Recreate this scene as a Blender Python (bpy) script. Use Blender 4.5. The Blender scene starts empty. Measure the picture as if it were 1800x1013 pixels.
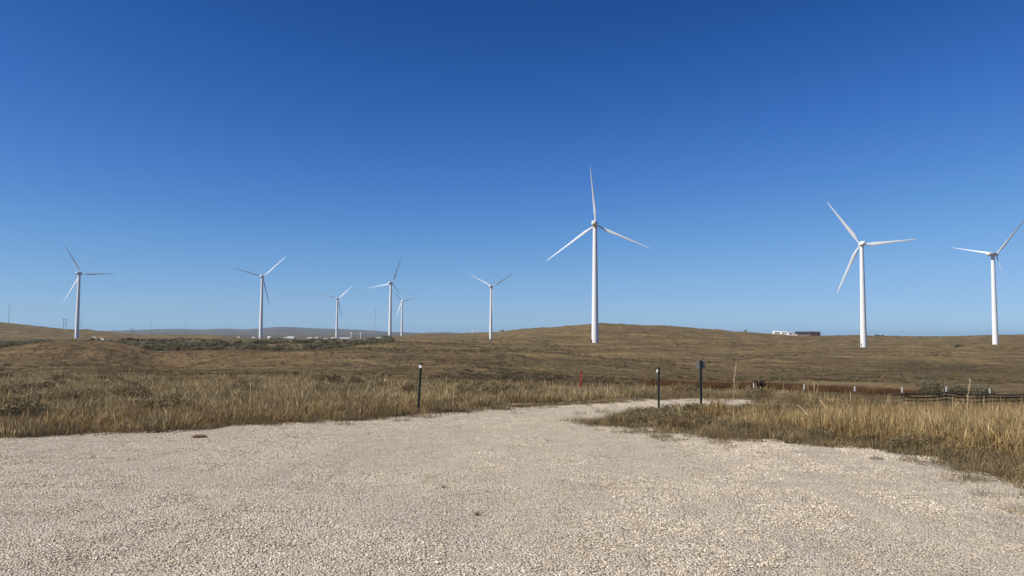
import bpy, bmesh, math, random
import numpy as np
from mathutils import Vector, Matrix, Euler

random.seed(7); RNG = np.random.default_rng(11)
R = math.radians
scene = bpy.context.scene
COL = scene.collection

# ------------------------------------------------------------------ camera
W0, H0, F0 = 1800.0, 1013.0, 1350.0
EYE = 1.75
PITCH, ROLL = 3.45, 0.38
cam_d = bpy.data.cameras.new('camera'); cam = bpy.data.objects.new('camera', cam_d); COL.objects.link(cam)
cam_d.sensor_width = 36; cam_d.lens = 36 * F0 / W0
cam_d.clip_start = 0.05; cam_d.clip_end = 90000
CR = Matrix.Rotation(R(90 + PITCH), 3, 'X') @ Matrix.Rotation(R(ROLL), 3, 'Z')
cam.matrix_world = Matrix.Translation((0, 0, EYE)) @ CR.to_4x4()
scene.camera = cam
CRn = np.array(CR)

# ------------------------------------------------------------------ light
SUN_AZ, SUN_EL = -110.0, 39.0      # bearing from the view direction (+Y), clockwise positive
sv = Vector((math.sin(R(SUN_AZ)) * math.cos(R(SUN_EL)), math.cos(R(SUN_AZ)) * math.cos(R(SUN_EL)), math.sin(R(SUN_EL))))
world = bpy.data.worlds.new('World'); scene.world = world; world.use_nodes = True
nt = world.node_tree; nt.nodes.clear()
sky = nt.nodes.new('ShaderNodeTexSky'); sky.sky_type = 'NISHITA'; sky.sun_disc = False
sky.sun_elevation = R(SUN_EL); sky.sun_rotation = R(SUN_AZ)
sky.altitude = 1800; sky.air_density = 0.9; sky.dust_density = 0.15; sky.ozone_density = 3.0
# deep, polariser-like response of the phone camera to the Nishita sky: one tone curve per channel, the same everywhere
EXPO = 0.3
dn = nt.nodes.new('ShaderNodeVectorMath'); dn.operation = 'SCALE'; dn.inputs['Scale'].default_value = 0.1
cu = nt.nodes.new('ShaderNodeRGBCurve'); cu.mapping.use_clip = False; cu.mapping.extend = 'EXTRAPOLATED'
CURV = ([(0, 0), (.086, .0145), (.107, .0255), (.156, .062), (.288, .165), (.45, .265), (.65, .345), (1, .44)],
        [(0, 0), (.10, .045), (.154, .079), (.191, .115), (.271, .195), (.46, .366), (.734, .515), (1, .62)],
        [(0, 0), (.20, .19), (.30, .30), (.361, .395), (.477, .55), (.666, .69), (.9, .82), (1, .87)])
for ci_, pts in enumerate(CURV):
    c_ = cu.mapping.curves[ci_]
    while len(c_.points) < len(pts): c_.points.new(.5, .5)
    for p_, (x_, y_) in zip(c_.points, pts): p_.location = (x_, y_)
cu.mapping.update()
up = nt.nodes.new('ShaderNodeVectorMath'); up.operation = 'SCALE'; up.inputs['Scale'].default_value = 10.0 / 2 ** EXPO
bg = nt.nodes.new('ShaderNodeBackground'); bg.inputs['Strength'].default_value = 0.1
wo = nt.nodes.new('ShaderNodeOutputWorld')
nt.links.new(sky.outputs[0], dn.inputs[0]); nt.links.new(dn.outputs[0], cu.inputs['Color']); nt.links.new(cu.outputs[0], up.inputs[0])
nt.links.new(up.outputs[0], bg.inputs[0]); nt.links.new(bg.outputs[0], wo.inputs[0])
sd = bpy.data.lights.new('sun', 'SUN'); sd.energy = 5.0; sd.angle = R(0.53); sd.color = (1.0, 0.93, 0.83)
sun = bpy.data.objects.new('sun', sd); COL.objects.link(sun)
sun.rotation_euler = sv.to_track_quat('Z', 'Y').to_euler()
scene.view_settings.view_transform = 'Standard'; scene.view_settings.look = 'None'
scene.view_settings.exposure = EXPO; scene.view_settings.gamma = 1.0
scene.view_settings.use_curve_mapping = False
scene.render.engine = 'CYCLES'
scene.cycles.max_bounces = 6; scene.cycles.diffuse_bounces = 3; scene.cycles.transparent_max_bounces = 8
scene.cycles.volume_bounces = 1

# ------------------------------------------------------------------ helpers
def link(name, me, mat=None, parent=None, loc=None):
    o = bpy.data.objects.new(name, me); COL.objects.link(o)
    if mat is not None and me is not None and not me.materials: me.materials.append(mat)
    if parent is not None: o.parent = parent
    if loc is not None: o.location = loc
    return o
def tag(o, label=None, cat=None, group=None, kind=None):
    if label: o['label'] = label
    if cat: o['category'] = cat
    if group: o['group'] = group
    if kind: o['kind'] = kind
    return o
def empty(name, loc, rz=0):
    o = bpy.data.objects.new(name, None); COL.objects.link(o); o.location = loc; o.rotation_euler = (0, 0, rz); return o
def mesh_np(name, V, F, smooth=False):
    me = bpy.data.meshes.new(name); me.from_pydata([tuple(v) for v in V], [], [tuple(f) for f in F])
    if smooth: me.shade_smooth()
    me.update(); return me
class MB:
    def __init__(s): s.v = []; s.f = []
    def box(s, cx, cy, cz, sx, sy, sz, rz=0.0):
        b = len(s.v); c, n = math.cos(rz), math.sin(rz)
        for k in range(8):
            x = (-.5, .5)[k & 1] * sx; y = (-.5, .5)[(k >> 1) & 1] * sy; z = (-.5, .5)[(k >> 2) & 1] * sz
            s.v.append((cx + x * c - y * n, cy + x * n + y * c, cz + z))
        for q in ((0, 2, 3, 1), (4, 5, 7, 6), (0, 1, 5, 4), (2, 6, 7, 3), (0, 4, 6, 2), (1, 3, 7, 5)): s.f.append([b + i for i in q])
        return s
    def tube(s, pts, radii, n=10, cap=True):
        b = len(s.v); m = len(pts)
        for i, p in enumerate(pts):
            p = Vector(p); t = (Vector(pts[min(i + 1, m - 1)]) - Vector(pts[max(i - 1, 0)])).normalized()
            a = Vector((0, 0, 1)) if abs(t.z) < .9 else Vector((0, 1, 0))
            u = t.cross(a).normalized(); w = t.cross(u).normalized(); r = radii[i] if hasattr(radii, '__len__') else radii
            for k in range(n):
                q = p + (u * math.cos(2 * math.pi * k / n) + w * math.sin(2 * math.pi * k / n)) * r; s.v.append(tuple(q))
        for i in range(m - 1):
            for k in range(n):
                s.f.append([b + i * n + k, b + i * n + (k + 1) % n, b + (i + 1) * n + (k + 1) % n, b + (i + 1) * n + k])
        if cap: s.f.append([b + k for k in range(n)][::-1]); s.f.append([b + (m - 1) * n + k for k in range(n)])
        return s
    def rings(s, rings):
        b = len(s.v); n = len(rings[0])
        for r in rings: s.v += [tuple(p) for p in r]
        for i in range(len(rings) - 1):
            for k in range(n):
                s.f.append([b + i * n + k, b + i * n + (k + 1) % n, b + (i + 1) * n + (k + 1) % n, b + (i + 1) * n + k])
        s.f.append([b + k for k in range(n)][::-1]); s.f.append([b + (len(rings) - 1) * n + k for k in range(n)])
        return s
    def build(s, name, mat, parent=None, smooth=False, loc=None):
        me = bpy.data.meshes.new(name); me.from_pydata(s.v, [], s.f)
        bm = bmesh.new(); bm.from_mesh(me); bmesh.ops.recalc_face_normals(bm, faces=bm.faces); bm.to_mesh(me); bm.free()
        if smooth:
            me.shade_smooth()
            me.set_sharp_from_angle(angle=R(40))
        return link(name, me, mat, parent, loc)

def ray(px, py):
    c = np.array([(px - W0 / 2) / F0, (H0 / 2 - py) / F0, -1.0]); d = CRn @ c; return d
def at(px, py, d):
    """world point seen at pixel px,py at depth Y=d"""
    r = ray(px, py); return np.array([r[0] / r[1] * d, d, EYE + r[2] / r[1] * d])
def gp(px, py):
    """point of the level z=0 plane seen at a pixel"""
    r = ray(px, py); t = -EYE / r[2]; return np.array([r[0] * t, r[1] * t])
def yh(px):
    lo, hi = 500.0, 700.0
    for _ in range(40):
        m = (lo + hi) / 2
        if ray(px, m)[2] > 0: lo = m
        else: hi = m
    return lo

def h2(ix, iy, seed):
    n = (ix.astype(np.int64) * 374761393 + iy.astype(np.int64) * 668265263 + seed * 1442695040888963407 % (1 << 31)) & 0xffffffff
    n = ((n ^ (n >> 13)) * 1274126177) & 0xffffffff
    n = ((n ^ (n >> 16)) * 2246822519) & 0xffffffff
    return ((n ^ (n >> 15)) & 0xffffff) / float(0xffffff)
def vn(x, y, seed=0):
    x = np.asarray(x, float); y = np.asarray(y, float)
    ix = np.floor(x); iy = np.floor(y); fx = x - ix; fy = y - iy
    fx = fx * fx * fx * (fx * (fx * 6 - 15) + 10); fy = fy * fy * fy * (fy * (fy * 6 - 15) + 10)
    ix = ix.astype(np.int64); iy = iy.astype(np.int64)
    a = h2(ix, iy, seed); b = h2(ix + 1, iy, seed); c = h2(ix, iy + 1, seed); d = h2(ix + 1, iy + 1, seed)
    return (a + (b - a) * fx + (c - a) * fy + (a - b - c + d) * fx * fy) * 2 - 1
def fbm(x, y, oct=4, seed=0):
    s = 0; a = 1; t = 0
    for o in range(oct):
        s = s + a * vn(x * 2 ** o + 17.3 * o, y * 2 ** o - 9.1 * o, seed + o); t += a; a *= .5
    return s / t

# ------------------------------------------------------------------ terrain height
BREAK = [
    ((12, 12), [(-200, 0), (2000, 0)], True),
    ([(-200, 33), (600, 33), (750, 28), (1000, 26), (1200, 23.5), (1400, 21.5), (1500, 17), (2000, 17)],
     [(-200, -.38), (600, -.38), (750, -.3), (1000, -.3), (1200, -.08), (1400, -.02), (1500, 0), (2000, 0)], True),
    ([(-200, 60), (1100, 60), (1300, 52), (1500, 45), (2000, 45)],
     [(-200, 668), (400, 666), (750, 665), (1100, 676), (1300, 693), (1500, 704), (2000, 706)], False),
    ([(-200, 110), (1000, 110), (1300, 90), (2000, 85)],
     [(-200, 642), (0, 639), (80, 630), (170, 630), (230, 640), (300, 650), (400, 645), (600, 641), (750, 647), (900, 652), (1100, 664), (1200, 676), (1300, 680), (1500, 682), (1800, 683), (2000, 684)], False),
    ([(-200, 180), (640, 180), (700, 200), (2000, 200)],
     [(-200, 614), (0, 612), (60, 609), (120, 607), (190, 607.5), (235, 612), (280, 621), (320, 617), (400, 617), (500, 618.5), (560, 617), (640, 613), (700, 618), (800, 621), (900, 627), (1100, 640), (1300, 650), (1500, 650), (1800, 652), (2000, 652)], False),
    ([(-200, 300), (2000, 300)],
     [(-200, 618), (600, 618), (640, 609), (700, 608), (800, 612), (900, 615), (1100, 623), (1300, 632), (1500, 634), (1800, 635), (2000, 635)], False),
    ([(-200, 520), (2000, 520)],
     [(-200, 605), (0, 606), (600, 606), (690, 602), (800, 605), (900, 603), (1046, 604.5), (1200, 609), (1400, 613), (1515, 615.5), (1800, 617), (2000, 617)], False),
    ([(-200, 800), (2000, 800)],
     [(-200, 597), (0, 602), (135, 601), (456, 598), (590, 599), (683, 601.5), (800, 601), (860, 600), (950, 590), (1050, 578.5), (1200, 586), (1400, 601), (1515, 603), (1745, 601), (1800, 600), (2000, 597)], False),
    ([(-200, 1150), (2000, 1150)],
     [(-200, 572), (0, 577), (60, 582), (130, 591), (250, 594.5), (340, 593), (400, 594.5), (450, 597.5), (500, 599), (530, 598), (560, 597), (600, 597.5), (640, 598.5), (683, 598), (750, 596), (860, 598.5), (900, 591), (950, 580), (1050, 569.5), (1100, 571), (1200, 576.5), (1300, 583.5), (1400, 590.8), (1515, 590.5), (1600, 591.5), (1660, 592), (1745, 589.5), (1800, 587.5), (2000, 583)], False),
    ([(-200, 1500), (2000, 1500)],
     [(-200, 564), (0, 568), (50, 571.5), (100, 577), (150, 579.5), (200, 584), (250, 588.5), (340, 589), (400, 592.5), (450, 597.5), (500, 600), (560, 597.5), (640, 600), (690, 593), (750, 586.5), (800, 587.5), (860, 584.5), (900, 581), (950, 577), (1050, 573), (1200, 580), (1400, 595), (1800, 591), (2000, 588)], False),
    ([(-200, 2400), (2000, 2400)],
     [(-200, 573), (0, 577), (100, 586), (200, 592), (250, 597), (500, 599), (700, 599), (750, 592), (860, 590), (900, 588), (1050, 583), (1200, 587), (1400, 598), (1800, 598), (2000, 598)], False),
    ([(-200, 4500), (2000, 4500)], [(-200, 588), (0, 588.5), (500, 591), (850, 592), (1200, 594), (2000, 598)], False),
    ([(-200, 8000), (2000, 8000)], [(-200, 585), (0, 585.6), (500, 588), (850, 590), (1200, 592), (2000, 597)], False),
    ([(-200, 13000), (2000, 13000)],
     [(-200, 582), (150, 583), (200, 581.5), (260, 579), (310, 578), (350, 579), (390, 577), (430, 579), (455, 577), (490, 574.3), (520, 575.5), (560, 577.3), (600, 578.3), (640, 580), (680, 583), (740, 585.5), (780, 584), (830, 586.5), (1000, 588), (1400, 589.5), (1450, 589.8), (1500, 590), (1560, 593), (2000, 596)], False),
    ([(-200, 21000), (2000, 21000)], [(-200, 586), (2000, 596)], False),
]
NU, ND = 560, 420
UX = np.linspace(-200, 2000, NU); LD = np.linspace(math.log(12), math.log(21000), ND)
ks = []
for d, yv, isz in BREAK:
    dd = np.interp(UX, *zip(*d)) if isinstance(d, list) else np.full(NU, float(d[0]))
    yy = np.interp(UX, *zip(*yv))
    yy = np.convolve(np.pad(yy, 4, 'edge'), np.hanning(9) / np.hanning(9).sum(), 'valid')
    dd = np.convolve(np.pad(dd, 6, 'edge'), np.hanning(13) / np.hanning(13).sum(), 'valid')
    if isz: zz = yy
    else: zz = np.array([at(x, y, q)[2] for x, y, q in zip(UX, yy, dd)])
    ks.append((dd, zz))
TAB = np.zeros((NU, ND))
for i in range(NU):
    l = np.log([k[0][i] for k in ks]); z = [k[1][i] for k in ks]
    TAB[i] = np.interp(LD, l, z)
ker = np.hanning(7); ker /= ker.sum()
TABs = np.apply_along_axis(lambda r: np.convolve(np.pad(r, 3, 'edge'), ker, 'valid'), 1, TAB)
fade = np.clip((LD - math.log(14)) / .3, 0, 1); TAB = TAB * (1 - fade) + TABs * fade
UU = np.array([ray(x, 600)[0] / ray(x, 600)[1] for x in UX])
KN = [(100, 135, 15, 24, 1.65), (285, 128, 9, 26, -2.2), (470, 140, 26, 22, 1.1), (600, 95, 10, 14, -.8), (775, 98, 8, 6, 1.1), (850, 140, 15, 11, 1.7), (930, 205, 22, 16, 1.8),
      (1000, 330, 42, 26, 2.0), (1120, 250, 30, 22, -2.0), (1240, 400, 52, 34, 3.4), (1430, 240, 34, 26, 2.4), (1560, 300, 44, 26, 2.5), (1700, 230, 30, 24, 2.6), (1640, 430, 60, 34, -3.5),
      (1350, 620, 70, 50, -4), (1720, 520, 60, 45, 1.4), (730, 300, 22, 26, 2.0), (800, 460, 34, 34, 3.0), (930, 640, 44, 40, 2.6), (1130, 640, 60, 44, 4.0)]
KN = [(at(p_, 600, d_)[0], d_, a_, b_, h_) for p_, d_, a_, b_, h_ in KN]
def ground(X, Y, noise=True):
    X = np.asarray(X, float); Y = np.asarray(Y, float)
    th = np.arctan2(X, Y); r = np.hypot(X, Y); c = np.clip(th, math.atan(UU[0]), math.atan(UU[-1]))
    u = np.tan(c); d = np.maximum(r * np.cos(c), 12.001)
    fi = np.interp(u, UU, np.arange(NU)); fj = np.clip((np.log(d) - LD[0]) / (LD[1] - LD[0]), 0, ND - 1.001)
    i0 = np.minimum(fi.astype(int), NU - 2); j0 = fj.astype(int); a = fi - i0; b = fj - j0
    z = TAB[i0, j0] * (1 - a) * (1 - b) + TAB[i0 + 1, j0] * a * (1 - b) + TAB[i0, j0 + 1] * (1 - a) * b + TAB[i0 + 1, j0 + 1] * a * b
    if noise:
        for kx, ky, ka, kb, kh in KN:
            q = ((X - kx) / ka) ** 2 + ((Y - ky) / kb) ** 2
            z = z + kh * np.exp(-q) * (q < 9)
        w1 = np.clip((d - 24) / 60, 0, 1); w2 = np.clip((d - 150) / 400, 0, 1); w3 = np.clip((d - 2500) / 4000, 0, 1)
        z = z + w1 * (0.13 * fbm(X / 9, Y / 9, 3, 3)) + w1 * .42 * fbm(X / 34 + 3, Y / 24, 4, 5) * (1 - w3)
        rid = 1 - np.abs(fbm(X / 95 + 1.3, Y / 70, 4, 21)) * 2
        z = z + w2 * (2.6 * rid * rid - 1.3) * (1 - w3) + w2 * 2.1 * fbm(X / 42, Y / 26, 4, 9) * (1 - w3)
        z = z + w3 * 9 * fbm(X / 700, Y / 700, 5, 31)
    return z

# gravel lot outline (ground coordinates)
LEFT_EDGE = [(-260, 790), (0, 767), (100, 762), (200, 756), (300, 751), (400, 742), (520, 734), (640, 727), (735, 718), (830, 711), (890, 706), (930, 701.5), (960, 698.5), (1000, 696.5), (1060, 695.5), (1170, 695.5), (1300, 698), (1350, 701)]
WEDGE = [(1350, 714), (1320, 719), (1230, 718), (1170, 719), (1120, 722), (1080, 728), (1048, 736), (1062, 743), (1120, 748), (1190, 758), (1260, 766), (1400, 776), (1520, 788), (1600, 801), (1700, 824), (1800, 850), (2000, 910), (2250, 1000)]
POLY = [tuple(gp(*p)) for p in LEFT_EDGE] + [tuple(gp(*p)) for p in WEDGE] + [(9, 2), (12, -9), (-22, -9), (-22, 9.5)]
PA = np.array(POLY); PB = np.roll(PA, -1, 0)
def sdist(X, Y):
    """signed distance to the lot outline, positive inside"""
    X = np.asarray(X, float).ravel(); Y = np.asarray(Y, float).ravel()
    best = np.full(X.shape, 1e9); inside = np.zeros(X.shape, bool)
    for (ax, ay), (bx, by) in zip(PA, PB):
        dx, dy = bx - ax, by - ay; t = np.clip(((X - ax) * dx + (Y - ay) * dy) / (dx * dx + dy * dy + 1e-9), 0, 1)
        best = np.minimum(best, np.hypot(X - ax - t * dx, Y - ay - t * dy))
        cr = ((ay > Y) != (by > Y)) & (X < (bx - ax) * (Y - ay) / (by - ay + 1e-12) + ax); inside ^= cr
    return np.where(inside, best, -best) + np.where(Y > 16, .16, 0.30) * fbm(X / 1.3, Y / 1.3, 4, 77)

# ------------------------------------------------------------------ materials
class NB:
    def __init__(s, name):
        s.m = bpy.data.materials.new(name); s.m.use_nodes = True; s.t = s.m.node_tree; s.t.nodes.clear()
        s.out = s.t.nodes.new('ShaderNodeOutputMaterial'); s.p = s.t.nodes.new('ShaderNodeBsdfPrincipled')
        s.t.links.new(s.p.outputs[0], s.out.inputs[0]); s.p.inputs['Roughness'].default_value = .9
        s.p.inputs['Specular IOR Level'].default_value = .2
        s.co = s.t.nodes.new('ShaderNodeNewGeometry').outputs['Position']
    def n(s, typ, **kw):
        x = s.t.nodes.new(typ)
        for k, v in kw.items(): setattr(x, k, v)
        return x
    def l(s, a, b): s.t.links.new(a, b)
    def noise(s, scale, detail=4, rough=.55, co=None, dist=0):
        x = s.n('ShaderNodeTexNoise'); x.inputs['Scale'].default_value = scale; x.inputs['Detail'].default_value = detail
        x.inputs['Roughness'].default_value = rough; x.inputs['Distortion'].default_value = dist
        s.l(co or s.co, x.inputs['Vector']); return x.outputs[0]
    def ramp(s, fac, stops, interp='LINEAR'):
        x = s.n('ShaderNodeValToRGB'); x.color_ramp.interpolation = interp; e = x.color_ramp.elements
        while len(e) < len(stops): e.new(.5)
        for i, (p, c) in enumerate(stops):
            e[i].position = p; e[i].color = (*c, 1) if len(c) == 3 else c
        s.l(fac, x.inputs[0]); return x.outputs[0]
    def g(s, fac, a, b, x0=0., x1=1.):
        x = s.n('ShaderNodeMapRange'); x.clamp = True; s.l(fac, x.inputs[0])
        for i, v in enumerate((a, b, x0, x1)): x.inputs[i + 1].default_value = v
        return x.outputs[0]
    def mix(s, fac, a, b, mode='MIX'):
        x = s.n('ShaderNodeMix', data_type='RGBA', blend_type=mode)
        for sock, v in ((x.inputs[0], fac), (x.inputs[6], a), (x.inputs[7], b)):
            if isinstance(v, (int, float)): sock.default_value = v
            elif isinstance(v, tuple): sock.default_value = (*v, 1)
            else: s.l(v, sock)
        return x.outputs[2]
    def math(s, op, a, b=0.):
        x = s.n('ShaderNodeMath', operation=op)
        for i, v in enumerate((a, b)):
            if isinstance(v, (int, float)): x.inputs[i].default_value = v
            else: s.l(v, x.inputs[i])
        return x.outputs[0]
    def attr(s, name, typ='GEOMETRY'):
        x = s.n('ShaderNodeAttribute', attribute_name=name, attribute_type=typ); return x.outputs['Fac']
    def bump(s, h, strength, dist):
        x = s.n('ShaderNodeBump'); x.inputs['Strength'].default_value = strength; x.inputs['Distance'].default_value = dist
        s.l(h, x.inputs['Height']); s.l(x.outputs[0], s.p.inputs['Normal'])
    def color(s, c):
        if isinstance(c, tuple): s.p.inputs['Base Color'].default_value = (*c, 1)
        else: s.l(c, s.p.inputs['Base Color'])
        return s.m

def simple(name, c, rough=.6, var=.12, scale=3., metal=0.):
    b = NB(name); n = b.noise(scale, 4)
    b.p.inputs['Roughness'].default_value = rough; b.p.inputs['Metallic'].default_value = metal
    return b.color(b.ramp(n, [(.3, tuple(x * (1 - var) for x in c)), (.7, tuple(min(1, x * (1 + var)) for x in c))]))

def mat_prairie():
    b = NB('prairie_soil')
    big = b.noise(.012, 5, .6); mid = b.noise(.07, 5, .6, dist=.6); fine = b.noise(.55, 5, .65); tiny = b.noise(6, 4, .7)
    base = b.ramp(mid, [(.28, (.088, .064, .036)), (.46, (.135, .100, .058)), (.60, (.175, .132, .078)), (.78, (.25, .20, .125))])
    olive = b.ramp(mid, [(.3, (.075, .062, .036)), (.7, (.165, .135, .082))])
    c = b.mix(b.g(big, .42, .6), base, olive)
    rust = b.ramp(fine, [(.3, (.17, .115, .062)), (.7, (.31, .21, .12))])
    c = b.mix(b.attr('rust'), c, rust)
    pale = b.ramp(fine, [(.3, (.22, .175, .10)), (.7, (.32, .26, .155))])
    c = b.mix(b.attr('pale'), c, pale)
    green = b.ramp(fine, [(.3, (.050, .052, .036)), (.7, (.11, .108, .075))])
    c = b.mix(b.attr('brush'), c, green)
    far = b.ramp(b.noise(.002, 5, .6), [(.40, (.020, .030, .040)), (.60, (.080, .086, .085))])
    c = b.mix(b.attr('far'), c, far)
    streak = b.n('ShaderNodeMapping'); streak.inputs['Scale'].default_value = (.035, .16, 1); b.l(b.co, streak.inputs[0])
    st = b.noise(1., 6, .62, streak.outputs[0], .8)
    c = b.mix(b.g(st, .52, .66, 0, .62), c, (.30, .235, .15))
    c = b.mix(b.g(st, .47, .33, 0, .6), c, (.06, .048, .03))
    c = b.mix(b.g(fine, .5, .72, 0, .35), c, (.26, .21, .135))
    c = b.mix(b.g(fine, .46, .3, 0, .5), c, (.05, .042, .027))
    c = b.mix(b.g(tiny, .4, .6, .0, .35), c, (.06, .05, .034))
    s2 = b.n('ShaderNodeMapping'); s2.inputs['Scale'].default_value = (.011, .020, 1); b.l(b.co, s2.inputs[0])
    t2 = b.noise(1., 9, .68, s2.outputs[0], .9)
    farm = b.attr('slope')
    c = b.mix(b.math('MULTIPLY', b.g(t2, .50, .66, 0, .48), farm), c, (.33, .265, .165))
    c = b.mix(b.math('MULTIPLY', b.g(t2, .49, .36, 0, .5), farm), c, (.068, .054, .033))
    ln = b.n('ShaderNodeMapping'); ln.inputs['Scale'].default_value = (.016, .05, 1); b.l(b.co, ln.inputs[0])
    rg = b.math('ABSOLUTE', b.math('SUBTRACT', b.noise(1., 7, .6, ln.outputs[0], 1.2), .5))
    c = b.mix(b.g(rg, 0, .02, .4, 0), c, (.36, .285, .18))
    c = b.mix(1., c, (1.12, 1.02, .72), 'MULTIPLY')
    c = b.mix(b.attr('verge'), c, b.ramp(b.noise(30, 4, .7), [(.3, (.22, .18, .12)), (.6, (.46, .40, .29))]))
    b.bump(b.noise(.16, 7, .68), 1., 3.2)
    return b.color(c)

def gravel_cols(b, v):
    return b.ramp(v, [(0, (.16, .125, .085)), (.18, (.40, .335, .235)), (.5, (.645, .555, .41)), (.8, (.79, .70, .54)), (1, (.88, .82, .69))])
def mat_gravel():
    b = NB('gravel_bed')
    vo = b.n('ShaderNodeTexVoronoi'); vo.inputs['Scale'].default_value = 52; b.l(b.co, vo.inputs['Vector'])
    sp = b.n('ShaderNodeSeparateColor'); b.l(vo.outputs['Color'], sp.inputs[0])
    c = gravel_cols(b, sp.outputs[0])
    big = b.noise(.35, 5, .6); med = b.noise(2.2, 5, .65)
    c = b.mix(b.g(med, .48, .66, 0, .6), c, (.56, .475, .35))
    c = b.mix(b.g(big, .42, .66, 0, .35), c, (.55, .485, .375))
    c = b.mix(b.g(vo.outputs['Distance'], .25, .6, 0, .45), c, (.13, .105, .078))
    c = b.mix(b.math('MULTIPLY', b.attr('track'), .3), c, (.58, .51, .39))
    ed = b.attr('edge'); c = b.mix(ed, c, (.23, .185, .13))
    b.bump(vo.outputs['Distance'], .9, -.02)
    return b.color(c)
def mat_stone():
    b = NB('gravel_stone'); b.p.inputs['Roughness'].default_value = .85
    n = b.noise(.5, 4, .6); c = gravel_cols(b, b.attr('tone'))
    c = b.mix(b.g(n, .38, .66, 0, .4), c, (.53, .445, .325))
    c = b.mix(b.g(b.noise(1.3, 5, .7), .52, .68, 0, .5), c, (.36, .295, .205))
    c = b.mix(b.g(b.noise(.28, 4, .6), .5, .68, 0, .3), c, (.72, .65, .53))
    return b.color(c)
def mat_blade(name, low, high, tip, rnd=(.7, 1.25), alt=None, altf=.4):
    """dry plant: colour by height along the plant ('hgt'), by stem ('tone') and by clump"""
    b = NB(name); b.p.inputs['Roughness'].default_value = .7
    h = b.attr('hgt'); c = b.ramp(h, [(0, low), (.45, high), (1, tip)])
    oi = b.n('ShaderNodeObjectInfo'); rr = oi.outputs['Random']
    if alt: c = b.mix(b.g(b.math('FRACT', b.math('MULTIPLY', rr, 7.31)), 1 - altf - .15, 1 - altf + .15), c, alt)
    k = b.math('MULTIPLY', b.g(rr, 0, 1, *rnd), b.g(b.attr('tone'), 0, 1, .65, 1.35))
    x = b.n('ShaderNodeCombineColor'); b.l(b.math('MULTIPLY', k, 1.06), x.inputs[0]); b.l(k, x.inputs[1]); b.l(b.math('MULTIPLY', k, .80), x.inputs[2])
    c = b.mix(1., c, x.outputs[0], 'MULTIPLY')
    tr = b.n('ShaderNodeBsdfTranslucent'); b.l(c, tr.inputs[0]); ms = b.n('ShaderNodeMixShader'); ms.inputs[0].default_value = .28
    b.l(b.p.outputs[0], ms.inputs[1]); b.l(tr.outputs[0], ms.inputs[2]); b.l(ms.outputs[0], b.out.inputs[0])
    return b.color(c)

M = dict(
    prairie=mat_prairie(), gravel=mat_gravel(), stone=mat_stone(),
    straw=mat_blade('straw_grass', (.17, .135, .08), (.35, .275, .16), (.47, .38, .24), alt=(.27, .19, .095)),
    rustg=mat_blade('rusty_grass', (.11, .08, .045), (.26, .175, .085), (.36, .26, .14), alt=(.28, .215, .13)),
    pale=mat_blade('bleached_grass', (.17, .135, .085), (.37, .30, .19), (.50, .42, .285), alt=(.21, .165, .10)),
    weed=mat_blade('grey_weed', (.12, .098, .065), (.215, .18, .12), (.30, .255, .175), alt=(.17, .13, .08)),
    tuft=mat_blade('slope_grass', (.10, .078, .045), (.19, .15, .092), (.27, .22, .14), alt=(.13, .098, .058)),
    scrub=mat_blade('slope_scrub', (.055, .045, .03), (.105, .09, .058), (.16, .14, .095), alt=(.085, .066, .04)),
    weedy_sage=mat_blade('fence_sage', (.06, .055, .042), (.125, .12, .088), (.17, .165, .125), rnd=(.9, 1.1)),
    reed=mat_blade('dark_reed', (.05, .028, .016), (.12, .060, .030), (.19, .11, .06), alt=(.08, .045, .025)),
    sage=mat_blade('sage_leaf', (.10, .08, .05), (.19, .16, .105), (.27, .235, .16), alt=(.18, .135, .08)),
    willow=mat_blade('willow_leaf', (.06, .056, .038), (.140, .134, .090), (.205, .20, .14), alt=(.125, .105, .072), rnd=(.7, 1.6)),
    stem=simple('straw_stem', (.46, .37, .23), .7, .1, 30),
    white=simple('white_painted_steel', (.68, .685, .68), .45, .03, .25),
    blade=simple('white_blade_shell', (.70, .705, .70), .4, .03, .3),
    greenpost=simple('dark_green_steel', (.020, .030, .024), .5, .25, 30),
    bracket=simple('rusted_bolt_steel', (.05, .045, .042), .5, .3, 60),
    reflector=simple('white_reflector', (.85, .85, .84), .3, .02, 20),
    signback=simple('grey_sign_back', (.30, .29, .25), .5, .2, 14),
    orange=simple('orange_marker_plastic', (.50, .10, .06), .6, .12, 14),
    tpost=simple('brown_steel_post', (.075, .055, .045), .7, .3, 20),
    tip=simple('white_post_tip', (.75, .74, .70), .6, .05, 20),
    rail=simple('weathered_rail', (.075, .062, .05), .85, .35, 6),
    wire=simple('grey_wire', (.20, .19, .17), .6, .1, 10),
    timber=simple('pole_timber', (.09, .07, .055), .9, .2, 3),
    steel=simple('galvanised_lattice', (.30, .31, .32), .6, .1, 1),
    bwhite=simple('white_cladding', (.78, .77, .74), .7, .05, .2),
    bgrey=simple('grey_cladding', (.42, .42, .42), .8, .08, .2),
    btan=simple('tan_cladding', (.45, .37, .28), .8, .08, .2),
    bred=simple('red_brown_roof', (.17, .085, .065), .8, .15, .2),
    broof=simple('dark_shingle_roof', (.045, .040, .042), .85, .2, .5),
    bglass=simple('dark_window_glass', (.03, .035, .045), .15, .1, .5),
    clodg=mat_blade('dry_tuft_blades', (.10, .06, .035), (.20, .12, .07), (.30, .20, .12), rnd=(1, 1)),
    deadwood=simple('charred_stump_wood', (.022, .018, .016), .9, .4, 15),
    track=simple('pale_dirt_track', (.52, .47, .39), .9, .12, .3),
)

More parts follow.
